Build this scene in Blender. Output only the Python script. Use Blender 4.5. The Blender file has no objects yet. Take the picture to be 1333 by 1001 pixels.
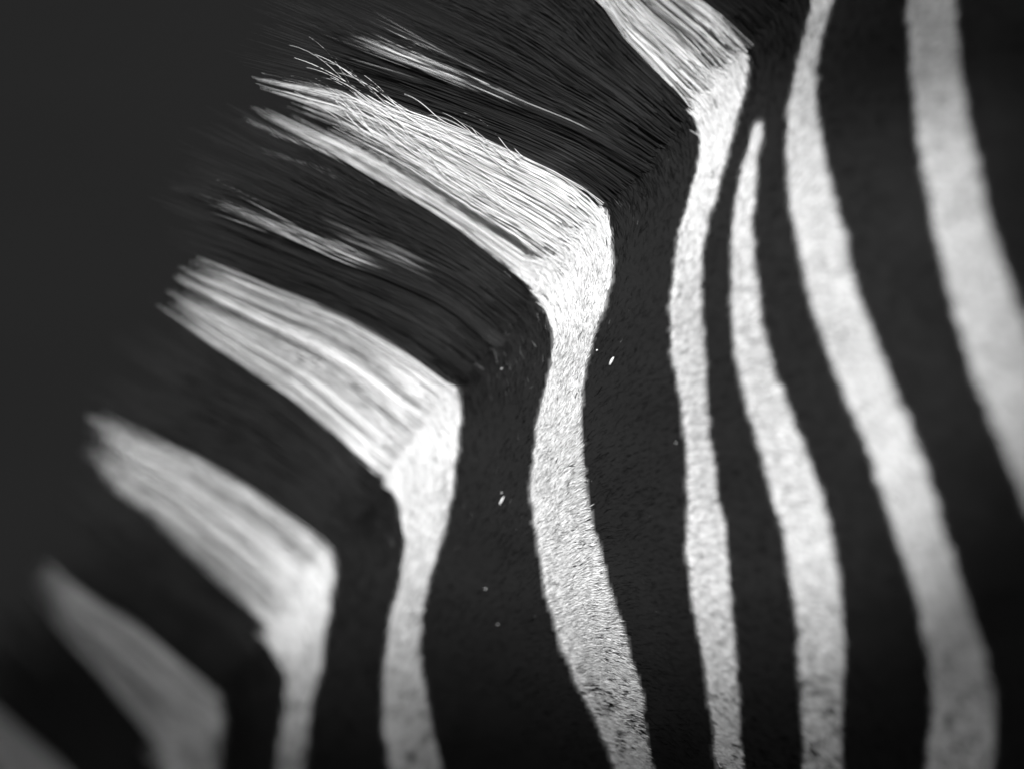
import bpy, math
import numpy as np
from mathutils import Matrix, Vector

rng = np.random.default_rng(7)
scene = bpy.context.scene
col = scene.collection

# ------------------------------------------------------------------ camera
D = 0.80                      # metres to the plane of focus
LENS = 90.0
U = 36.0 / LENS * D / 1333.0  # metres covered by one photo pixel at the plane of focus
PITCH = math.radians(12.0)
cam_data = bpy.data.cameras.new("camera")
cam = bpy.data.objects.new("camera", cam_data)
col.objects.link(cam)
cam.location = (0.0, -0.80, 1.55)
cam.rotation_euler = (math.radians(90) - PITCH, 0, 0)
cam_data.lens = LENS
cam_data.sensor_width = 36.0
cam_data.clip_start = 0.02
cam_data.clip_end = 3000.0
cam_data.dof.use_dof = True
cam_data.dof.focus_distance = D
cam_data.dof.aperture_fstop = 1.32
cam_data.dof.aperture_blades = 0
scene.camera = cam
bpy.context.view_layer.update()
CM = np.array(Matrix.LocRotScale(cam.location, cam.rotation_euler, None))

# ------------------------------------------------------------------ light
SUN_LOCAL = Vector((-0.14, 0.54, 0.83)).normalized()      # towards the sun, in the camera's axes
sun_w = (cam.rotation_euler.to_matrix() @ SUN_LOCAL).normalized()
elev = math.asin(sun_w.z)
azim = math.atan2(sun_w.x, sun_w.y)
world = bpy.data.worlds.new("World")
scene.world = world
world.use_nodes = True
wn = world.node_tree
for n in list(wn.nodes):
    wn.nodes.remove(n)
sky = wn.nodes.new("ShaderNodeTexSky")
sky.sky_type = 'NISHITA'
sky.sun_disc = False
sky.sun_elevation = elev
sky.sun_rotation = azim
bw = wn.nodes.new("ShaderNodeRGBToBW")                     # a black-and-white photograph
bg = wn.nodes.new("ShaderNodeBackground")
bg.inputs["Strength"].default_value = 0.10
wo = wn.nodes.new("ShaderNodeOutputWorld")
wn.links.new(sky.outputs[0], bw.inputs[0])
wn.links.new(bw.outputs[0], bg.inputs["Color"])
wn.links.new(bg.outputs[0], wo.inputs[0])

sun_data = bpy.data.lights.new("sun", 'SUN')
sun_data.energy = 5.0
sun_data.angle = math.radians(1.0)
sun = bpy.data.objects.new("sun", sun_data)
col.objects.link(sun)
sun.rotation_euler = sun_w.to_track_quat('Z', 'Y').to_euler()
sun.location = (0, 0, 6)

scene.cycles.use_denoising = True
scene.cycles.denoiser = 'OPENIMAGEDENOISE'
scene.cycles.denoising_prefilter = 'ACCURATE'
scene.view_settings.view_transform = 'Standard'
scene.view_settings.look = 'None'
scene.view_settings.exposure = 0.95
scene.view_settings.gamma = 1.0
scene.view_settings.use_curve_mapping = False

# ------------------------------------------------------------------ helpers
def pos(a):
    """(x, y, height towards the viewer), all in photo pixels on the plane of focus -> world metres"""
    a = np.asarray(a, float)
    dep = D - a[..., 2] * U
    x = (a[..., 0] - 666.5) * U * dep / D
    y = -(a[..., 1] - 500.5) * U * dep / D
    l = np.stack([x, y, -dep, np.ones_like(x)], -1)
    return (l @ CM.T)[..., :3]

class Waves:
    """smooth random field, about -1..1"""
    def __init__(s, wl, n=10, seed=0):
        r = np.random.default_rng(seed)
        a = r.uniform(0, 2 * np.pi, n)
        f = 2 * np.pi / (wl * r.uniform(0.6, 1.7, n))
        s.kx, s.ky, s.p, s.n = np.cos(a) * f, np.sin(a) * f, r.uniform(0, 6.28, n), n
    def __call__(s, x, y):
        x = np.asarray(x, float)[..., None]; y = np.asarray(y, float)[..., None]
        return np.sin(x * s.kx + y * s.ky + s.p).sum(-1) / math.sqrt(s.n / 2.0) * 0.6

def mesh_obj(name, V, F, mat, parent=None, attr=None, origin=None, smooth=True):
    V = np.asarray(V, np.float32)
    if origin is not None:
        V = V - np.asarray(origin, np.float32)
    F = np.asarray(F, np.int32)
    k = F.shape[1]
    m = bpy.data.meshes.new(name)
    m.vertices.add(len(V)); m.vertices.foreach_set("co", V.ravel())
    m.loops.add(F.size); m.loops.foreach_set("vertex_index", F.ravel())
    m.polygons.add(len(F))
    m.polygons.foreach_set("loop_start", np.arange(0, F.size, k, dtype=np.int32))
    m.update(calc_edges=True)
    if smooth:
        m.polygons.foreach_set("use_smooth", np.ones(len(F), bool))
    for an, av in (attr or {}).items():
        at = m.attributes.new(an, 'FLOAT', 'POINT')
        at.data.foreach_set("value", np.asarray(av, np.float32))
    m.materials.append(mat)
    o = bpy.data.objects.new(name, m)
    col.objects.link(o)
    if parent is not None:
        o.parent = parent
    return o

def hairs(name, P, R, W, mat, parent):
    """P (n,k,3) in pixel space, R (n,k) radii in pixels, W (n,k) pale share: tapered three-sided strands in one mesh"""
    n, k, _ = P.shape
    V = pos(P)
    T = np.gradient(V, axis=1)
    T /= np.linalg.norm(T, axis=2, keepdims=True) + 1e-12
    ref = rng.normal(size=(n, 1, 3))
    A = np.cross(T, ref); A /= np.linalg.norm(A, axis=2, keepdims=True) + 1e-12
    B = np.cross(T, A)
    rr = (R * U)[..., None]
    rings = [V + rr * (math.cos(a) * A + math.sin(a) * B) for a in (0, 2.0944, 4.18879)]
    VV = np.stack(rings, 2).reshape(-1, 3)                    # n,k,3
    base = (np.arange(n)[:, None] * k + np.arange(k - 1)[None]) * 3
    F = []
    for j in range(3):
        j2 = (j + 1) % 3
        F.append(np.stack([base + j, base + j2, base + 3 + j2, base + 3 + j], -1).reshape(-1, 4))
    sh = np.repeat(rng.random(n), k * 3)
    return mesh_obj(name, VV, np.concatenate(F), mat, parent,
                    {"pale": np.repeat(W.reshape(-1), 3), "shade": sh}, origin=P0)

def inside(poly, x, y):
    p = np.asarray(poly, float)
    c = np.zeros(x.shape, bool)
    bb = (x >= p[:, 0].min()) & (x <= p[:, 0].max()) & (y >= p[:, 1].min()) & (y <= p[:, 1].max())
    xi, yi = x[bb], y[bb]
    r = np.zeros(xi.shape, bool)
    q = np.roll(p, 1, axis=0)
    for (x1, y1), (x2, y2) in zip(p, q):
        if y1 == y2:
            continue
        r ^= ((y1 > yi) != (y2 > yi)) & (xi < (x2 - x1) * (yi - y1) / (y2 - y1) + x1)
    c[bb] = r
    return c

# ------------------------------------------------------------------ materials
def nodes(name):
    m = bpy.data.materials.new(name); m.use_nodes = True
    nt = m.node_tree
    for n in list(nt.nodes):
        nt.nodes.remove(n)
    out = nt.nodes.new("ShaderNodeOutputMaterial")
    return m, nt, out

def attr_mix(nt, c0, c1):
    a = nt.nodes.new("ShaderNodeAttribute"); a.attribute_name = "pale"
    mx = nt.nodes.new("ShaderNodeMix"); mx.data_type = 'RGBA'
    mx.inputs[6].default_value = (*c0, 1); mx.inputs[7].default_value = (*c1, 1)
    nt.links.new(a.outputs["Fac"], mx.inputs[0])
    return mx.outputs[2], a

def hair_material(name, black, white, spec, lo):
    m, nt, out = nodes(name)
    c, a = attr_mix(nt, (black,) * 3, (white,) * 3)
    s = nt.nodes.new("ShaderNodeAttribute"); s.attribute_name = "shade"
    mr = nt.nodes.new("ShaderNodeMapRange")
    mr.inputs[3].default_value = lo; mr.inputs[4].default_value = 1.0
    nt.links.new(s.outputs["Fac"], mr.inputs[0])
    mul = nt.nodes.new("ShaderNodeMix"); mul.data_type = 'RGBA'; mul.blend_type = 'MULTIPLY'
    mul.inputs[0].default_value = 1.0
    nt.links.new(c, mul.inputs[6]); nt.links.new(mr.outputs[0], mul.inputs[7])
    p = nt.nodes.new("ShaderNodeBsdfPrincipled")
    p.inputs["Roughness"].default_value = 0.5
    p.inputs["Specular IOR Level"].default_value = spec
    nt.links.new(mul.outputs[2], p.inputs["Base Color"])
    t = nt.nodes.new("ShaderNodeBsdfTranslucent")
    nt.links.new(mul.outputs[2], t.inputs["Color"])
    mix = nt.nodes.new("ShaderNodeMixShader"); mix.inputs[0].default_value = 0.3
    nt.links.new(p.outputs[0], mix.inputs[1]); nt.links.new(t.outputs[0], mix.inputs[2])
    nt.links.new(mix.outputs[0], out.inputs[0])
    return m

def skin_material():
    m, nt, out = nodes("zebra_skin")
    c, a = attr_mix(nt, (0.0035,) * 3, (0.26,) * 3)
    tc = nt.nodes.new("ShaderNodeTexCoord")
    nz = nt.nodes.new("ShaderNodeTexNoise"); nz.inputs["Scale"].default_value = 900.0
    nz.inputs["Detail"].default_value = 4.0
    nt.links.new(tc.outputs["Object"], nz.inputs["Vector"])
    bp = nt.nodes.new("ShaderNodeBump"); bp.inputs["Strength"].default_value = 0.4
    bp.inputs["Distance"].default_value = 0.0006
    nt.links.new(nz.outputs[0], bp.inputs["Height"])
    p = nt.nodes.new("ShaderNodeBsdfPrincipled")
    p.inputs["Roughness"].default_value = 0.8
    p.inputs["Specular IOR Level"].default_value = 0.15
    nt.links.new(c, p.inputs["Base Color"]); nt.links.new(bp.outputs[0], p.inputs["Normal"])
    nt.links.new(p.outputs[0], out.inputs[0])
    return m

def ground_material():
    m, nt, out = nodes("dark_soil")
    tc = nt.nodes.new("ShaderNodeTexCoord")
    nz = nt.nodes.new("ShaderNodeTexNoise"); nz.inputs["Scale"].default_value = 0.7
    nz.inputs["Detail"].default_value = 8.0
    nt.links.new(tc.outputs["Object"], nz.inputs["Vector"])
    r = nt.nodes.new("ShaderNodeValToRGB")
    r.color_ramp.elements[0].position = 0.3; r.color_ramp.elements[0].color = (0.0045,) * 3 + (1,)
    r.color_ramp.elements[1].position = 0.75; r.color_ramp.elements[1].color = (0.0105,) * 3 + (1,)
    nt.links.new(nz.outputs[0], r.inputs[0])
    p = nt.nodes.new("ShaderNodeBsdfPrincipled")
    p.inputs["Roughness"].default_value = 0.95
    p.inputs["Specular IOR Level"].default_value = 0.0
    nt.links.new(r.outputs[0], p.inputs["Base Color"])
    nt.links.new(p.outputs[0], out.inputs[0])
    return m

def chaff_material():
    m, nt, out = nodes("dry_chaff")
    tc = nt.nodes.new("ShaderNodeTexCoord")
    nz = nt.nodes.new("ShaderNodeTexNoise"); nz.inputs["Scale"].default_value = 1500.0
    nt.links.new(tc.outputs["Object"], nz.inputs["Vector"])
    r = nt.nodes.new("ShaderNodeValToRGB")
    r.color_ramp.elements[0].color = (0.45,) * 3 + (1,); r.color_ramp.elements[1].color = (0.8,) * 3 + (1,)
    nt.links.new(nz.outputs[0], r.inputs[0])
    p = nt.nodes.new("ShaderNodeBsdfPrincipled"); p.inputs["Roughness"].default_value = 0.5
    nt.links.new(r.outputs[0], p.inputs["Base Color"]); nt.links.new(p.outputs[0], out.inputs[0])
    return m

M_COAT = hair_material("coat_hair", 0.003, 0.86, 0.035, 0.55)
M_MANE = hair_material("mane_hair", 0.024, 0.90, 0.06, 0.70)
M_SKIN, M_SOIL, M_CHAFF = skin_material(), ground_material(), chaff_material()

# ------------------------------------------------------------------ ground
def ground():
    n = 60
    g = np.sign(np.linspace(-1, 1, n)) * np.abs(np.linspace(-1, 1, n)) ** 3 * 1500
    X, Y = np.meshgrid(g, g)
    wv = Waves(9.0, seed=3)
    Z = 0.05 * wv(X, Y)
    V = np.stack([X, Y, Z], -1).reshape(-1, 3)
    i = np.arange(n * n).reshape(n, n)
    F = np.stack([i[:-1, :-1], i[:-1, 1:], i[1:, 1:], i[1:, :-1]], -1).reshape(-1, 4)
    o = mesh_obj("ground", V, F, M_SOIL)
    o["kind"] = "structure"
ground()

# ------------------------------------------------------------------ the neck's shape
SLOPE = 0.54
ROOT = np.array([(1500, -560), (1290, -310), (1110, -92), (937, 112), (748, 335), (556, 568), (400, 785), (262, 985), (140, 1170),
                 (0, 1390), (-150, 1640)], float)
def catmull(P, n):
    P = np.asarray(P, float)
    Q = np.vstack([2 * P[0] - P[1], P, 2 * P[-1] - P[-2]])
    out = []
    for i in range(1, len(Q) - 2):
        t = np.linspace(0, 1, 24, endpoint=False)[:, None]
        a, b, c, d = Q[i - 1], Q[i], Q[i + 1], Q[i + 2]
        out.append(0.5 * (2 * b + (c - a) * t + (2 * a - 5 * b + 4 * c - d) * t ** 2 + (3 * b - a - 3 * c + d) * t ** 3))
    out.append(P[-1:])
    C = np.vstack(out)
    L = np.r_[0, np.cumsum(np.linalg.norm(np.diff(C, axis=0), axis=1))]
    s = np.linspace(0, L[-1], n)
    return np.stack([np.interp(s, L, C[:, j]) for j in range(C.shape[1])], -1)
RC = catmull(ROOT, 400)
RX_of_y = lambda y: np.interp(y, RC[:, 1], RC[:, 0])
def vdist(x, y):
    """distance from the mane's root line, positive on the flank side"""
    return (x - RX_of_y(y)) * 0.775
bump1, bump2 = Waves(420, seed=11), Waves(150, seed=12)
def flank(x, y):
    x = np.asarray(x, float); y = np.asarray(y, float)
    up = np.clip(500 - y, 0, 900); dn = np.clip(y - 500, 0, 900)
    xf = 748 + 140 * (up / 440) ** 2 + 60 * (dn / 400) ** 2
    h = SLOPE * (x - xf)
    low = np.clip(y - 760, 0, 700)
    h -= 0.0007 * low ** 2
    left = np.clip(560 - x, 0, 900)
    h -= 0.00015 * left ** 2
    far = np.clip(x - 1350, 0, 900)
    h -= 0.0006 * far ** 2
    v = vdist(x, y)
    h -= 12 * np.exp(-np.clip(v + 45, 0, None) / 40.0)
    h += 7 * bump1(x, y) + 1.6 * bump2(x, y)
    return h

P0 = pos(np.array([[760.0, 520.0, -150.0]]))[0]
zebra = bpy.data.objects.new("zebra", None)
zebra.empty_display_size = 0.1
zebra.location = P0
col.objects.link(zebra)
zebra["label"] = "zebra seen close at its black and white striped neck and upright mane"
zebra["category"] = "zebra"

# ------------------------------------------------------------------ stripes of the coat (outlines on the flank)
STR = {}
STR["fork_top"] = [(968, 62), (978, 75), (974, 95), (970, 117), (960, 155), (950, 190), (942, 220), (935, 250), (927, 270), (921, 287), (916, 312),
    (914, 337), (912, 370), (912, 405), (915, 437), (917, 475), (919, 500), (920, 537), (924, 570), (929, 605), (932, 635), (934, 650),
    (940, 670), (945, 700), (948, 750), (952, 800), (956, 850), (961, 900), (963, 950), (967, 1001), (976, 1080), (990, 1180),
    (950, 1180), (938, 1080), (932, 1001), (928, 950), (921, 900), (916, 862), (910, 830), (906, 812), (900, 775), (896, 737), (894, 712),
    (895, 650), (894, 600), (891, 562), (886, 520), (881, 495), (875, 455), (873, 420), (876, 370), (881, 325), (884, 300), (891, 280),
    (901, 250), (907, 225), (912, 192), (915, 172), (907, 155), (895, 146), (870, 115), (935, 30)]
STR["short"] = [(990, 158), (994, 163), (991, 180), (985, 207), (982, 250), (980, 295), (982, 337), (987, 377), (990, 412), (996, 442), (1004, 475),
    (1013, 500), (1025, 527), (1036, 557), (1049, 587), (1061, 620), (1072, 650), (1080, 687), (1086, 720), (1091, 750), (1096, 800),
    (1099, 837), (1097, 887), (1096, 925), (1096, 1000), (1098, 1090), (1104, 1200), (1056, 1200), (1050, 1090), (1045, 1000), (1047, 975),
    (1045, 937), (1041, 887), (1039, 837), (1036, 787), (1029, 750), (1024, 715), (1019, 685), (1009, 655), (1000, 625), (992, 590),
    (982, 562), (972, 530), (965, 500), (956, 457), (953, 412), (952, 362), (953, 312), (956, 282), (960, 250), (971, 205), (977, 178), (983, 162)]
STR["long"] = [(1180, -172), (1120, -85), (1085, 0), (1076, 25), (1067, 55), (1062, 92), (1062, 125), (1066, 155), (1070, 187), (1077, 220), (1084, 250), (1092, 285),
    (1102, 315), (1107, 350), (1116, 382), (1130, 420), (1145, 457), (1161, 500), (1175, 532), (1190, 570), (1204, 607), (1215, 642),
    (1225, 682), (1237, 715), (1247, 750), (1257, 782), (1270, 820), (1282, 857), (1291, 892), (1295, 925), (1295, 962), (1291, 1000),
    (1276, 1090), (1262, 1200), (1180, 1200), (1190, 1090), (1204, 1000), (1210, 962), (1214, 925), (1214, 900), (1210, 857), (1202, 825),
    (1196, 787), (1185, 750), (1172, 712), (1162, 680), (1152, 650), (1140, 617), (1136, 600), (1132, 587), (1120, 560), (1109, 535),
    (1094, 500), (1077, 455), (1062, 412), (1051, 375), (1040, 325), (1034, 292), (1027, 255), (1026, 225), (1024, 187), (1026, 147),
    (1031, 112), (1037, 92), (1045, 62), (1051, 30), (1059, 0), (1078, -50), (1110, -92)]
STR["broad"] = [(1345, -375), (1290, -230), (1258, -110), (1244, 0), (1246, 50), (1251, 100), (1256, 132), (1262, 170), (1271, 205), (1280, 255), (1291, 300), (1302, 337), (1315, 375),
    (1325, 400), (1334, 422), (1380, 520), (1450, 680), (1520, 850), (1570, 1000), (1600, 1200), (1510, 1200), (1470, 1000), (1400, 800),
    (1334, 648), (1315, 600), (1300, 567), (1287, 532), (1271, 500), (1257, 450), (1244, 407), (1234, 370), (1225, 332), (1216, 295),
    (1209, 255), (1205, 232), (1196, 195), (1194, 162), (1189, 130), (1187, 100), (1184, 62), (1181, 25), (1181, 0), (1190, -110), (1225, -220), (1275, -292)]
STR["fork_sharp"] = [(784, 270), (789, 278), (795, 300), (797, 320), (799, 342), (797, 362), (785, 405), (772, 440), (771, 450), (762, 477), (757, 512), (756, 550),
    (757, 587), (760, 620), (766, 655), (773, 690), (783, 722), (788, 750), (798, 782), (810, 812), (817, 840), (826, 870), (836, 905),
    (840, 950), (851, 1000), (870, 1080), (896, 1180), (850, 1180), (826, 1070), (800, 1000), (776, 937), (761, 912), (746, 880), (731, 845),
    (721, 807), (712, 775), (705, 737), (699, 697), (692, 657), (692, 620), (695, 585), (700, 550), (707, 520), (716, 480), (722, 450),
    (720, 432), (712, 410), (702, 390), (690, 374), (665, 350), (755, 235)]
STR["fork_middle"] = [(590, 498), (597, 507), (600, 525), (600, 550), (595, 587), (592, 620), (585, 662), (574, 703), (563, 737), (553, 775), (548, 812),
    (545, 840), (549, 875), (555, 912), (560, 940), (575, 1000), (596, 1080), (620, 1180), (560, 1180), (530, 1080), (508, 1000), (500, 950),
    (499, 912), (500, 875), (505, 830), (513, 792), (522, 755), (528, 712), (525, 680), (518, 655), (510, 632), (498, 618), (475, 592), (560, 470)]
STR["fork_soft"] = [(427, 708), (433, 716), (438, 732), (435, 755), (430, 787), (423, 825), (417, 870), (408, 905), (400, 937), (395, 1000), (398, 1090), (408, 1180),
    (366, 1180), (360, 1090), (361, 1000), (370, 940), (374, 912), (374, 887), (365, 855), (353, 825), (345, 815), (318, 790), (405, 682)]
STR["fork_dim"] = [(282, 903), (289, 912), (292, 930), (289, 962), (285, 1000), (278, 1060), (274, 1180), (235, 1180), (232, 1080), (226, 1000), (198, 960), (258, 880)]
STR["edge"] = [(120, 1080), (150, 1056), (152, 1110), (140, 1200), (60, 1280), (70, 1180)]

edge_n, edge_f = Waves(38, seed=21), Waves(9, seed=22)
def stripe_of(x, y, jit=0.0):
    """index of the white stripe under each point, -1 for black coat"""
    w = edge_n(x, y) * 1.3 + edge_f(x, y) * 1.1
    w2 = edge_n(y + 300, x) * 1.0
    xx = x + w + jit * rng.normal(size=x.shape)
    yy = y + w2 + jit * rng.normal(size=x.shape)
    r = np.full(x.shape, -1)
    for i, p in enumerate(STR.values()):
        r[inside(p, xx, yy)] = i
    return r

# ------------------------------------------------------------------ neck: one closed body
def neck():
    """rows run along the crest, columns from the crest over the flank to the throat and back up the far side"""
    rows = RC[::2]
    rows = catmull(rows[::8], 400)
    tt = np.r_[np.arange(-45, 900, 5.0), np.arange(900, 1500, 25.0)]
    dirv = np.array([0.905, 0.425])
    G = rows[:, None, :] + tt[None, :, None] * dirv
    h = flank(G[..., 0], G[..., 1])
    A = np.concatenate([G, h[..., None]], -1)
    pale = np.zeros(h.shape)
    for dx in (-2, 0, 2):
        for dy in (-2, 0, 2):
            pale += stripe_of(G[..., 0] + dx, G[..., 1] + dy) >= 0
    pale /= 9.0
    W = pos(A)
    # mirror across the animal's middle plane
    c0, c1 = pos([[*RC[120], flank(*RC[120]) - 45]])[0], pos([[*RC[330], flank(*RC[330]) - 45]])[0]
    md = pos([[*(RC[200] + np.array([420, 190])), flank(*RC[200]) - 60]])[0]
    n = np.cross(c1 - c0, md - c0); n /= np.linalg.norm(n)
    if np.dot(n, W[200, 100] - c0) < 0:
        n = -n
    d = (W - c0) @ n
    back_cols = np.r_[np.arange(len(tt) - 1, 0, -6), 0]
    Bk = W[:, back_cols] - 2 * np.maximum(d[:, back_cols], 0.006)[..., None] * n
    pb = pale[:, back_cols]
    full = np.concatenate([W, Bk], 1); pf = np.concatenate([pale, pb], 1)
    # both ends draw in to a rounded stump well outside the picture
    def end(r, pr, fs):
        c = full[r].mean(0)
        return np.stack([c + (full[r] - c) * f for f in fs]), np.stack([pr * 0 for f in fs])
    e0, q0 = end(0, pf[0], (0.02, 0.6, 0.9)); e1, q1 = end(-1, pf[-1], (0.9, 0.6, 0.02))
    full = np.concatenate([e0, full, e1]); pf = np.concatenate([q0, pf, q1])
    R, Cn = full.shape[:2]
    i = np.arange(R * Cn).reshape(R, Cn)
    j = np.roll(i, -1, axis=1)
    F = np.stack([i[:-1], i[1:], j[1:], j[:-1]], -1).reshape(-1, 4)
    V = full.reshape(-1, 3); pv = pf.reshape(-1)
    o = mesh_obj("neck", V, F, M_SKIN, zebra, {"pale": pv}, origin=P0)
    return o
neck_o = neck()

# ------------------------------------------------------------------ short coat
TH_V = [-20, 0, 14, 37, 66, 128, 188, 270, 396, 600, 1200]
TH_A = [150, 138, 116, 98, 76, 55, 36, 14, -24, -38, -45]
swirl, lift_n, clump_n = Waves(70, seed=31), Waves(24, seed=32), Waves(16, seed=33)
def coat():
    def scatter(x0, x1, y0, y1, dens):
        n = int((x1 - x0) * (y1 - y0) * dens)
        return rng.uniform(x0, x1, n), rng.uniform(y0, y1, n)
    xs, ys = [], []
    for box in ((-40, 480, -70, 1070, 0.18), (480, 960, -70, 1070, 0.40), (960, 1420, -70, 1070, 0.19),
                (930, 1650, -380, -70, 0.03), (1420, 1650, -70, 1250, 0.03), (100, 1420, 1070, 1250, 0.03)):
        a, b = scatter(*box); xs.append(a); ys.append(b)
    x = np.concatenate(xs); y = np.concatenate(ys)
    v = vdist(x, y)
    k = v > -16 + 15 * rng.normal(size=x.shape) + 8 * edge_n(x, y)
    x, y, v = x[k], y[k], v[k]
    n = len(x)
    ang = np.radians(np.interp(v, TH_V, TH_A) + 9 * swirl(x, y) + 7 * clump_n(x, y) + rng.normal(0, 12, n))
    ln = rng.uniform(8, 14, n) * np.interp(v, [-30, 0, 30, 70], [3.6, 2.6, 1.5, 1.0])
    st = stripe_of(x, y, 0.4)
    st = np.where((v < 30) | (stripe_of(x + np.cos(ang) * ln * 0.75, y - np.sin(ang) * ln * 0.75, 0.9) == st), st, -1)
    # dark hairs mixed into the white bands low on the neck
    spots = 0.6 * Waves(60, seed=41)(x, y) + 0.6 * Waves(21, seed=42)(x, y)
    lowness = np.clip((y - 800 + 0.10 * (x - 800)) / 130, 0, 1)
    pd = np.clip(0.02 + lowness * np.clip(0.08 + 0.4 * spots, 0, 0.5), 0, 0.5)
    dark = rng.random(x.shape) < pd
    keep = (st >= 0) | (rng.random(x.shape) < np.where((x > 480) & (x < 960), 0.27, 0.26))
    x, y, v, st, dark, ang, ln = (q[keep] for q in (x, y, v, st, dark, ang, ln))
    n = len(x)
    wh = st >= 0
    lift = np.where(wh, np.clip(0.32 + 0.10 * lift_n(x, y) + rng.normal(0, 0.12, n), 0.05, 0.8), rng.uniform(0.05, 0.13, n))
    lift *= np.interp(v, [-20, 40], [0.55, 1.0])
    dx, dy = np.cos(ang), -np.sin(ang)
    h0 = flank(x, y)
    e = 3.0
    dh = (flank(x + dx * e, y + dy * e) - h0) / e
    P = np.zeros((n, 3, 3)); R = np.zeros((n, 3))
    for j, t in enumerate((0.0, 0.55, 1.0)):
        rise = lift * ln * (t - 0.35 * t * t)
        P[:, j, 0] = x + dx * ln * t - SLOPE * 0.3 * rise
        P[:, j, 1] = y + dy * ln * t
        P[:, j, 2] = h0 - 0.8 + dh * ln * t + rise
    thick = rng.uniform(0.7, 1.1, n) * np.where((x > 480) & (x < 960), np.where(st >= 0, 1.0, 0.8), 1.25)
    for j, f in enumerate((0.8, 0.62, 0.12)):
        R[:, j] = thick * f
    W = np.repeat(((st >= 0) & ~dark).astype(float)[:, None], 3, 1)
    # painted sheen and glints: sparse pale hairs in the black, thickest in three patches
    pf = 0.006 * np.clip(Waves(90, seed=55)(x, y), 0, 1) * ((x > 630) & (x < 860) & (y > 190) & (y < 830))
    for cx, cy, rad, a in ((830, 245, 38, 0.05), (664, 452, 34, 0.16), (675, 690, 60, 0.04), (790, 400, 50, 0.02)):
        pf = pf + a * np.exp(-((x - cx) ** 2 + (y - cy) ** 2) / (2 * rad ** 2))
    glint = (st < 0) & (rng.random(n) < pf)
    W[glint] = rng.uniform(0.05, 0.45, (glint.sum(), 1)); R[glint] *= 0.5
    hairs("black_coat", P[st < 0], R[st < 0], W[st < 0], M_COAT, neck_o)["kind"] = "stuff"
    lab = {"fork_top": "white stripe that forks out of the mane beside the short tapering stripe",
           "short": "short white stripe tapering to a point below the crest",
           "long": "long curving white stripe behind the short tapering one",
           "broad": "broad white stripe farthest from the mane",
           "fork_sharp": "white stripe with crisp single hairs running down from the mane",
           "fork_middle": "narrow waisted white stripe below the widest white mane tuft",
           "fork_soft": "short soft white stripe below a pale mane tuft",
           "fork_dim": "dim stub of white stripe below a grey mane tuft",
           "edge": "end of a dim white stripe low on the neck"}
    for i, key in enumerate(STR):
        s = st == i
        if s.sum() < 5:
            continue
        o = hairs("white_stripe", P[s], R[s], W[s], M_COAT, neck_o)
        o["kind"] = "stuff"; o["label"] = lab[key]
coat()

# ------------------------------------------------------------------ mane: guide strands from root to tip
GUIDE = [
 *[(nm, [(rx + a, ry + b) for a, b in ((0, 0), (-60, -47), (-160, -112), (-270, -167), (-380, -212))])
   for nm, rx, ry in (("z0", 1420, -460), ("y3", 1340, -368), ("y2", 1275, -290), ("y1", 1178, -170))],
 ("x0", [(1120, -103), (1060, -150), (960, -215), (850, -270), (740, -315)]),
 ("a0", [(973, 68), (937, 22), (907, -2), (800, -75), (690, -130), (590, -165)]),
 ("a1", [(903, 152), (860, 100), (810, 50), (774, 0), (690, -62), (560, -120)]),
 ("sa", [(842, 222), (760, 172), (680, 137), (580, 95), (480, 54), (400, 18), (340, -10)]),
 ("b0", [(789, 280), (747, 237), (675, 200), (600, 168), (530, 142), (455, 120), (351, 100), (300, 86)]),
 ("b1", [(737, 347), (690, 310), (640, 280), (590, 248), (540, 215), (480, 182), (420, 155), (350, 128)]),
 ("b2", [(722, 366), (664, 322), (612, 286), (560, 252), (496, 212), (436, 180), (376, 150), (316, 124)]),
 ("b3", [(703, 388), (650, 343), (594, 299), (546, 268), (483, 233), (420, 195), (364, 167), (294, 126)]),
 ("sb", [(652, 450), (592, 396), (516, 360), (444, 331), (378, 302), (295, 266), (206, 233)]),
 ("c0", [(600, 514), (545, 467), (460, 415), (380, 382), (297, 349), (220, 320)]),
 ("c1", [(509, 632), (473, 600), (420, 550), (367, 507), (330, 485), (242, 424), (190, 388)]),
 ("d0", [(436, 730), (415, 700), (365, 662), (333, 637), (250, 587), (187, 562), (150, 542), (100, 515)]),
 ("d1", [(362, 848), (333, 800), (275, 750), (237, 715), (200, 680), (155, 648), (117, 612), (85, 585)]),
 ("e0", [(290, 918), (262, 887), (225, 855), (175, 812), (125, 782), (82, 750), (40, 708)]),
 ("e1", [(232, 1016), (195, 957), (162, 920), (125, 875), (87, 832), (50, 782), (20, 745)]),
 ("f0", [(150, 1100), (96, 1012), (38, 960), (-12, 918), (-72, 868), (-120, 822)]),
 ("f1", [(90, 1230), (30, 1080), (0, 1020), (-40, 960), (-120, 880), (-160, 840)]),
 ("x1", [(-30, 1420), (-90, 1280), (-160, 1160), (-260, 1050), (-340, 980)])]
GN = [g[0] for g in GUIDE]
GP = np.stack([catmull(np.array(g[1], float), 33) for g in GUIDE])      # guide, t, xy
GS = np.r_[0, np.cumsum(np.linalg.norm(np.diff(GP[:, 0], axis=0), axis=1))]   # position of each guide along the root line, px
def flow(s, t):
    """point of the mane's flow: s px along the root line, t fraction of the length"""
    i = np.clip(np.searchsorted(GS, s, side='right') - 1, 0, len(GS) - 2)
    f = ((s - GS[i]) / (GS[i + 1] - GS[i]))[..., None]
    u = np.clip(t, -0.05, 1.15) * 32; j = np.clip(u.astype(int), 0, 31); g = (u - j)[..., None]
    a = GP[i, j] * (1 - g) + GP[i, j + 1] * g
    b = GP[i + 1, j] * (1 - g) + GP[i + 1, j + 1] * g
    return a * (1 - f) + b * f

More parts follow.
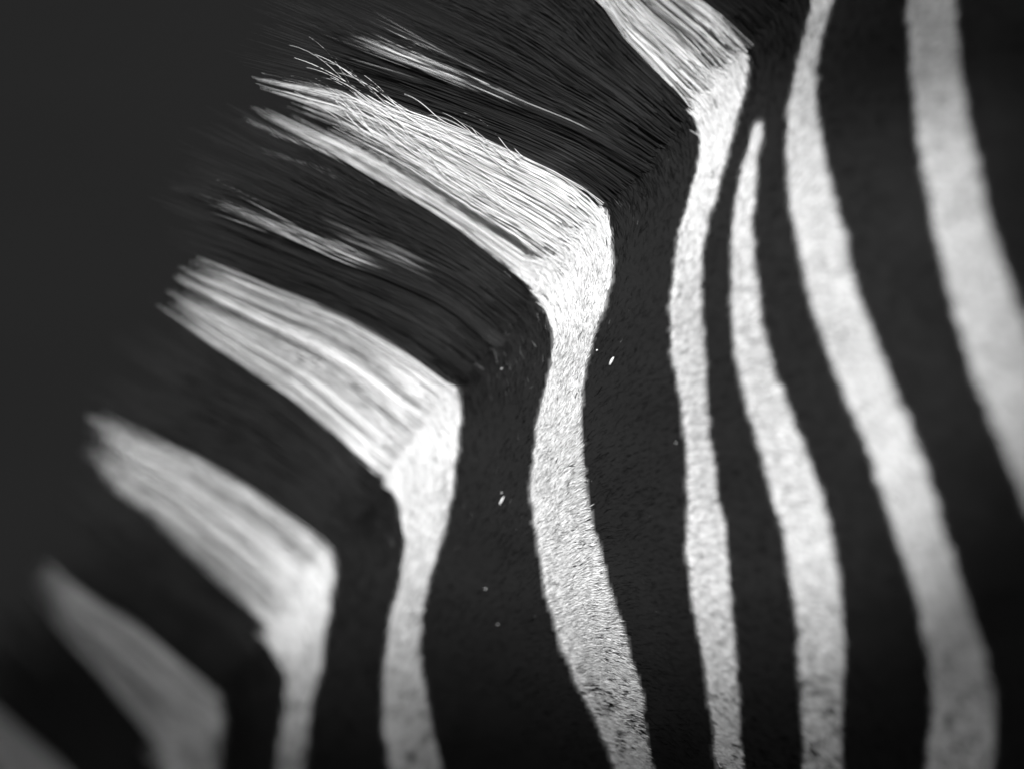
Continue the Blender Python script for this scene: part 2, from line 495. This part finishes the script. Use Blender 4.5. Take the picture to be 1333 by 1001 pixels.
def tuft(s0, s1, n, lock_px=11.0, K=9, len_rng=(0.78, 1.0), thick=62.0, clump=0.75, rad=0.62, spread=2.0, seed=0, wild=1.0, feather=0.84):
    r = np.random.default_rng(seed)
    nl = max(2, int((s1 - s0) / lock_px * 5))
    ls = r.uniform(s0, s1, nl); lq = r.random(nl) ** 1.2; ll = r.uniform(*len_rng, nl)
    lb = r.normal(0, 1, nl); lb2 = r.normal(0, 1, nl)
    lk = r.integers(0, nl, n)
    s_root = np.clip(ls[lk] + r.normal(0, lock_px * 0.9, n), s0 - spread, s1 + spread)
    q = np.clip(lq[lk] + r.normal(0, 0.10, n), 0, 1)
    L = ll[lk] * r.uniform(feather, 1.0, n)
    stray = r.random(n) < 0.10 * wild
    t = np.linspace(0, 1, K)[None] ** 1.25
    t0 = np.clip(r.normal(0.0, 0.035, n), -0.02, 0.12)
    t = t0[:, None] + t * (L - t0)[:, None]
    ck = np.where(stray, 0.1, clump)[:, None] * np.clip(t * 1.5, 0, 1)
    s = s_root[:, None] * (1 - ck) + ls[lk][:, None] * ck
    # locks wander and bend across the flow
    amp = 5.0 * wild * t ** 1.5
    s = s + amp * (lb[lk][:, None] + 0.9 * lb2[lk][:, None] * np.sin(t * 5 + lb[lk][:, None]))
    s = s + np.where(stray, 13.0, 2.5)[:, None] * r.normal(0, 1, n)[:, None] * t ** 1.4 * wild
    xy = flow(s, t)
    root_xy = flow(s_root[:, None], np.zeros((n, 1)))[:, 0]
    # front strands rise out of the coat a little way down the flank
    shift = (np.clip(0.5 - q, 0, 1) * r.uniform(0, 90, n) * np.clip(1 - t / 0.16, 0, 1).T ** 1.5)
    xy[..., 0] += shift.T * 0.9; xy[..., 1] += shift.T * 0.4
    h0 = flank(root_xy[:, 0] + 18, root_xy[:, 1] + 8) - 9
    dep = thick * (1 - 0.35 * t)
    h = h0[:, None] - q[:, None] * dep - 7 * np.clip(1 - t / 0.1, 0, 1) + 6 * np.sin(t * 3.0 + lb2[lk][:, None]) * t
    h = h + np.where(stray, 10.0, 2.0)[:, None] * r.normal(0, 1, n)[:, None] * t
    P = np.concatenate([xy, h[..., None]], -1)
    prof = np.interp(np.linspace(0, 1, K), [0, 0.15, 0.6, 1], [0.9, 1.0, 0.8, 0.15])
    R = rad * r.uniform(0.75, 1.2, n)[:, None] * prof[None]
    return P, R, t, s, q

mane_parts = []
S = dict(zip(GN, GS))
def mane():
    # the dark band standing behind the white tufts is the mane itself; the tufts are its sub-parts
    n_all = int((GS[-1] - GS[0]) * 1.6)
    P, R, t, s, q = tuft(GS[0], GS[-1], n_all, lock_px=14, thick=50, seed=100, len_rng=(0.7, 0.97))
    P[..., 2] -= 46
    W = np.zeros(t.shape)
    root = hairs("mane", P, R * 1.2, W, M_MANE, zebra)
    root["kind"] = "stuff"
    # black tufts
    for k, (a, b) in enumerate((("x0", "a0"), ("z0", "y3"), ("y2", "y1"), ("a1", "b0"), ("b3", "c0"), ("c1", "d0"), ("d1", "e0"), ("e1", "f0"), ("f1", "x1"))):
        n = int((S[b] - S[a]) * (6.5 if a[0] in 'abcde' else 4.5))
        P, R, t, s, q = tuft(S[a], S[b], n, seed=200 + k, len_rng=(0.8, 1.05), spread=1.0, thick=13, wild=0.4, feather=0.7)
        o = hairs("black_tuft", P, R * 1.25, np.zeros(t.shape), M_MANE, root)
        o["kind"] = "stuff"
    # white tufts
    spec = (("a0", "a1", 8.0, "white mane tuft above the crisp one, spreading like a brush"),
            ("b0", "b3", 12.0, "crisp white mane tuft with stray single hairs"),
            ("c0", "c1", 12.0, "widest bright white mane tuft with a blunt end"),
            ("d0", "d1", 11.0, "soft pale mane tuft below the widest one"),
            ("e0", "e1", 8.0, "dim grey mane tuft with a pointed end"),
            ("f0", "f1", 7.0, "darkest grey mane tuft at the low end of the crest"),
            ("y1", "x0", 6.0, "white mane tuft above the long curving neck stripe"),
            ("y3", "y2", 6.0, "white mane tuft above the broad neck stripe"))
    for k, (a, b, dens, lab) in enumerate(spec):
        n = int((S[b] - S[a]) * dens)
        P, R, t, s, q = tuft(S[a], S[b], n, seed=300 + k, len_rng=(0.76, 0.96) if k > 1 else (0.64, 1.0), wild=1.3 if k < 2 else 0.5,
                             lock_px=8 if k < 2 else 9, feather=0.55 if k > 1 else 0.66)
        W = np.ones(t.shape)
        # greyer and dark hairs run through each tuft
        grey = rng.random(n) < (0.22, 0.08, 0.12, 0.18, 0.25, 0.25, 0.2, 0.2)[k]
        W[grey] = rng.uniform(0.0, 0.45, (grey.sum(), 1))
        if 2 <= k <= 5:      # whole locks of greyer hair, starting part of the way up
            lockn = Waves(9, seed=500 + k)(s[:, -1], q * 30)
            amt = np.interp(lockn, [-1.2, -0.25, 0.3], [0.75, 0.32, 0.0])
            W *= 1 - amt[:, None] * np.clip((t - 0.1) / 0.25, 0, 1)
        if k == 1:      # the tuft parts into an upper and a lower lock towards its end
            mid = 0.5 * (S["b1"] + S["b2"])
            gap = np.abs(s[:, -1] - mid) < 17
            low = s[:, -1] > mid
            drop = gap & (rng.random(n) < 0.75)
            P[low, :, 2] -= 22
            keep = ~drop
            P, R, W = P[keep], R[keep], W[keep]
            fl = flyaways()
            Pf, Rf = fl
        o = hairs("white_tuft", P, R, W, M_MANE, root)
        o["kind"] = "stuff"; o["label"] = lab
        if k == 1:
            f = hairs("stray_hairs", Pf, Rf, np.ones(Rf.shape), M_MANE, root)
            f["kind"] = "stuff"; f["label"] = "long curved single white hairs standing off the crisp tuft"
    # broken white streaks inside the black tufts
    for g, lab, rows in (
            ("sa", "thin broken white streak in the black mane above the crisp tuft",
             ((1, 2.4, 440, 0.32, 0.62, 1.0), (-3, 2, 90, 0.42, 0.64, 0.9), (-10, 3, 14, 0.42, 0.64, 0.5), (9, 4, 40, 0.40, 0.66, 0.6), (-1, 3, 50, 0.16, 0.40, 0.6))),
            ("sb", "smudged white streak in the black mane below the crisp tuft",
             ((4, 5.0, 720, 0.34, 0.74, 0.9), (-4, 6, 170, 0.26, 0.56, 0.7), (-22, 7, 150, 0.18, 0.46, 0.3)))):
        PP, RR, WW = [], [], []
        for k, (off, half, n, lo, hi, amt) in enumerate(rows):     # every strand is pale over a short stretch only
            P, R, t, s, q = tuft(S[g] + off - half, S[g] + off + half, n, lock_px=4, seed=400 + k, len_rng=(0.85, 1.0), thick=22, K=25, wild=0.55 if k == 0 else 0.8)
            P[..., 2] += 5
            a = lo + (hi - lo) * rng.beta(1.5, 1.3, n)[:, None]; b = a + rng.uniform(0.08, 0.20, n)[:, None]
            W = np.clip((t - a) / 0.04, 0, 1) * np.clip((b - t) / 0.04, 0, 1) * amt
            PP.append(P); RR.append(R); WW.append(W)
        o = hairs("white_streak", np.concatenate(PP), np.concatenate(RR), np.concatenate(WW), M_MANE, root)
        o["kind"] = "stuff"; o["label"] = lab

def flyaways():
    r = np.random.default_rng(77)
    n, K0, K1 = 85, 6, 13
    s = r.uniform(S["b0"], S["b0"] + 85, n); t0 = r.uniform(0.20, 0.66, n)
    a0 = np.radians(r.normal(139, 7, n) - 10 * (r.random(n) < 0.4)); a1 = np.radians(r.normal(166, 9, n))
    ln = r.uniform(45, 155, n) * np.interp(t0, [0.2, 0.66], [0.8, 1.0])
    root_xy = flow(s, np.zeros(n))
    h0 = flank(root_xy[:, 0] + 18, root_xy[:, 1] + 8) - 9
    up = r.normal(12, 8, n)
    pts = []
    for k in range(K0):
        f = k / K0
        xy = flow(s, t0 * f)
        pts.append(np.concatenate([xy, (h0 - 14 * (1 - f) + 2 * f)[:, None]], 1))
    cur = flow(s, t0)
    for k in range(K1):
        f = k / (K1 - 1)
        pts.append(np.concatenate([cur, (h0 + 2 + up * f)[:, None]], 1))
        turn = np.clip(f * 3, 0, 1)
        a = np.radians(152) * (1 - turn) + turn * (a0 + (a1 - a0) * f ** 2.5)
        cur = cur + np.stack([np.cos(a), -np.sin(a)], -1) * (ln / (K1 - 1))[:, None]
    P = np.stack(pts, 1)
    R = np.interp(np.linspace(0, 1, K0 + K1), [0, 0.7, 1], [0.70, 0.56, 0.2])[None] * r.uniform(0.7, 1.0, n)[:, None]
    return P, R
mane()

# ------------------------------------------------------------------ chaff and dust caught in the coat
def fleck(x, y, ln, wd, ang, name, label, cat, group=None):
    r = np.random.default_rng(int(x * 7 + y))
    base = np.array([x, y, float(flank(x, y)) + 4.5])
    k, m = 7, 6
    V = []
    a = math.radians(ang); ax = np.array([math.cos(a), -math.sin(a), 0.15]); sd = np.array([math.sin(a), math.cos(a), 0])
    for i in range(k):
        f = i / (k - 1); w = wd * 0.5 * math.sin(math.pi * (0.06 + 0.88 * f)) ** 0.7
        c = base + ax * ln * (f - 0.5) + sd * (0.1 * ln * (f - 0.5) ** 2)
        for j in range(m):
            b = 2 * math.pi * j / m
            V.append(c + (sd * math.cos(b) + np.array([0, 0, 1]) * math.sin(b) * 0.6) * w * r.uniform(0.85, 1.1))
    F = [(i * m + j, i * m + (j + 1) % m, (i + 1) * m + (j + 1) % m, (i + 1) * m + j) for i in range(k - 1) for j in range(m)]
    o = mesh_obj(name, pos(np.array(V)), F, M_CHAFF, origin=pos(base[None])[0])
    o.location = pos(base[None])[0]
    o["label"] = label; o["category"] = cat
    if group:
        o["group"] = group
fleck(796, 470, 11, 3.0, 62, "chaff_flake", "slim pale chaff flake on black coat between two white stripes", "chaff")
fleck(653, 651, 12, 2.4, 62, "chaff_flake", "slim pale chaff flake on black coat below the widest white mane tuft", "chaff")
for x, y, w, lab in (
        (777, 456, 2.8, "pale dust speck on black coat just above the slim chaff flake between two white stripes"),
        (653, 641, 2.2, "pale dust speck touching the chaff flake below the widest white mane tuft"),
        (632, 766, 2.6, "lone bright dust speck on black coat beside the narrow waisted white stripe"),
        (648, 812, 1.9, "faint dust speck on black coat under the lone bright speck"),
        (653, 480, 2.4, "blurred dust speck at the root of the black mane between the two brightest tufts"),
        (880, 576, 1.8, "blurred faint dust speck beside the thin white stripe that rises to the brush-like tuft")):
    fleck(x, y, w * 0.95, w * 0.6, 40, "dust_speck", lab, "dust speck", "dust specks on the black coat")

# ------------------------------------------------------------------ unseen foliage added to throw the shade round the sunlit patch
POOL = np.array([(990, 78), (1100, 160), (1280, 235), (1335, 420), (1318, 545), (1205, 665), (1090, 845), (940, 850), (800, 878), (520, 866), (400, 820),
        (300, 825), (60, 655), (-60, 430), (-200, 100), (100, -260), (700, -230), (860, -60)], float)
def leaf_material():
    m, nt, out = nodes("leaf")
    tc = nt.nodes.new("ShaderNodeTexCoord")
    nz = nt.nodes.new("ShaderNodeTexNoise"); nz.inputs["Scale"].default_value = 6.0
    nt.links.new(tc.outputs["Object"], nz.inputs["Vector"])
    r = nt.nodes.new("ShaderNodeValToRGB")
    r.color_ramp.elements[0].color = (0.04,) * 3 + (1,); r.color_ramp.elements[1].color = (0.09,) * 3 + (1,)
    nt.links.new(nz.outputs[0], r.inputs[0])
    p = nt.nodes.new("ShaderNodeBsdfPrincipled"); p.inputs["Roughness"].default_value = 0.6
    nt.links.new(r.outputs[0], p.inputs["Base Color"]); nt.links.new(p.outputs[0], out.inputs[0])
    return m
def bark_material():
    m, nt, out = nodes("bark")
    tc = nt.nodes.new("ShaderNodeTexCoord")
    nz = nt.nodes.new("ShaderNodeTexNoise"); nz.inputs["Scale"].default_value = 25.0; nz.inputs["Detail"].default_value = 6.0
    nt.links.new(tc.outputs["Object"], nz.inputs["Vector"])
    r = nt.nodes.new("ShaderNodeValToRGB")
    r.color_ramp.elements[0].color = (0.05,) * 3 + (1,); r.color_ramp.elements[1].color = (0.16,) * 3 + (1,)
    nt.links.new(nz.outputs[0], r.inputs[0])
    p = nt.nodes.new("ShaderNodeBsdfPrincipled"); p.inputs["Roughness"].default_value = 0.9
    nt.links.new(r.outputs[0], p.inputs["Base Color"]); nt.links.new(p.outputs[0], out.inputs[0])
    return m
def tubes(paths, radii, m=7):
    V, F, off = [], [], 0
    for P, R in zip(paths, radii):
        T = np.gradient(P, axis=0); T /= np.linalg.norm(T, axis=1, keepdims=True)
        A = np.cross(T, np.array([0.31, 0.2, 0.93])); A /= np.linalg.norm(A, axis=1, keepdims=True); B = np.cross(T, A)
        for i in range(len(P)):
            for j in range(m):
                b = 2 * math.pi * j / m
                V.append(P[i] + R[i] * (math.cos(b) * A[i] + math.sin(b) * B[i]))
        F += [(off + i * m + j, off + i * m + (j + 1) % m, off + (i + 1) * m + (j + 1) % m, off + (i + 1) * m + j)
              for i in range(len(P) - 1) for j in range(m)]
        off = len(V)
    return np.array(V), np.array(F)
def added_tree():
    r = np.random.default_rng(5)
    n = 9000
    x = r.uniform(-1500, 2900, n); y = r.uniform(-1500, 2500, n)
    lit = inside(POOL, x, y)
    # distance to the rim of the gap, so that leaves thin out towards it
    q = np.roll(POOL, -1, axis=0)
    d = np.full(n, 1e9)
    for a, b in zip(POOL, q):
        ab = b - a
        t = np.clip(((x - a[0]) * ab[0] + (y - a[1]) * ab[1]) / (ab @ ab), 0, 1)
        d = np.minimum(d, np.hypot(x - a[0] - t * ab[0], y - a[1] - t * ab[1]))
    dens = np.where(lit, 0.0, np.clip(d / 90.0, 0.25, 1.0))
    k = r.random(n) < dens
    x, y = x[k], y[k]; n = len(x)
    xx = np.clip(x, 150, 1400); yy = np.clip(y, -100, 1100)
    h = np.where(vdist(xx, yy) > 0, flank(xx, yy), flank(RX_of_y(yy), yy))
    L = np.array(sun_w)
    dist = r.uniform(2.5, 3.3, n)
    C = pos(np.stack([x, y, h], -1)) + L * dist[:, None]
    # each leaf: a bent pointed blade of four quads
    ax = r.normal(size=(n, 3)); ax /= np.linalg.norm(ax, axis=1, keepdims=True)
    nr = r.normal(size=(n, 3)) * 0.5 + L; sd = np.cross(nr, ax); sd /= np.linalg.norm(sd, axis=1, keepdims=True); up = np.cross(ax, sd)
    ln = r.uniform(0.030, 0.050, n)[:, None]
    rows = []
    for f, w in ((-0.5, 0.04), (-0.15, 0.24), (0.2, 0.2), (0.5, 0.02)):
        c = C + ax * ln * f - up * ln * (0.25 * f * f)
        rows += [c - sd * ln * w + up * ln * w * 0.25, c, c + sd * ln * w + up * ln * w * 0.25]
    V = np.stack(rows, 1).reshape(-1, 3)
    b = np.arange(n)[:, None] * 12
    F = np.concatenate([np.concatenate([b + i * 3 + j, b + i * 3 + j + 1, b + i * 3 + j + 4, b + i * 3 + j + 3], 1) for i in range(3) for j in range(2)])
    base = np.array([-2.1, -3.4, 0.0])
    t = bpy.data.objects.new("added_shade_tree", None); col.objects.link(t); t.location = base
    t["label"] = "unseen leafy crown and trunk added to shade the rim of the zebra's sunlit neck"; t["category"] = "added_tree"
    o = mesh_obj("crown", V, F, leaf_material(), t, origin=base); o["kind"] = "stuff"
    top = base + np.array([0.15, 0.2, 2.6])
    trunk = catmull(np.array([base - [0, 0, 0.1], base + [0.06, 0.0, 0.9], base + [0.02, 0.1, 1.8], top]), 16)
    paths, rad = [trunk], [np.linspace(0.16, 0.08, 16)]
    # limbs reach only the leaves that they can get to without crossing the gap in the crown
    Ll = np.array(SUN_LOCAL); Ci = np.linalg.inv(CM)
    big = (POOL - POOL.mean(0)) * 1.12 + POOL.mean(0)
    def in_gap(Q):
        q4 = np.c_[Q, np.ones(len(Q))] @ Ci.T
        f = (q4[:, 2] + D) / Ll[2]
        ql = q4[:, :3] - f[:, None] * Ll
        return inside(big, ql[:, 0] / U + 666.5, 500.5 - ql[:, 1] / U).any()
    for i in r.choice(n, 260, replace=False):
        e = C[i]; mid = top * 0.5 + e * 0.5 + r.normal(0, 0.25, 3) + np.array([0, 0, 0.15])
        path = catmull(np.array([top - [0, 0, r.uniform(0, 0.5)], mid, e]), 14)
        if not in_gap(path):
            paths.append(path); rad.append(np.linspace(0.02, 0.003, 14))
    V, F = tubes(paths, rad)
    mesh_obj("trunk", V, F, bark_material(), t, origin=base)
added_tree()
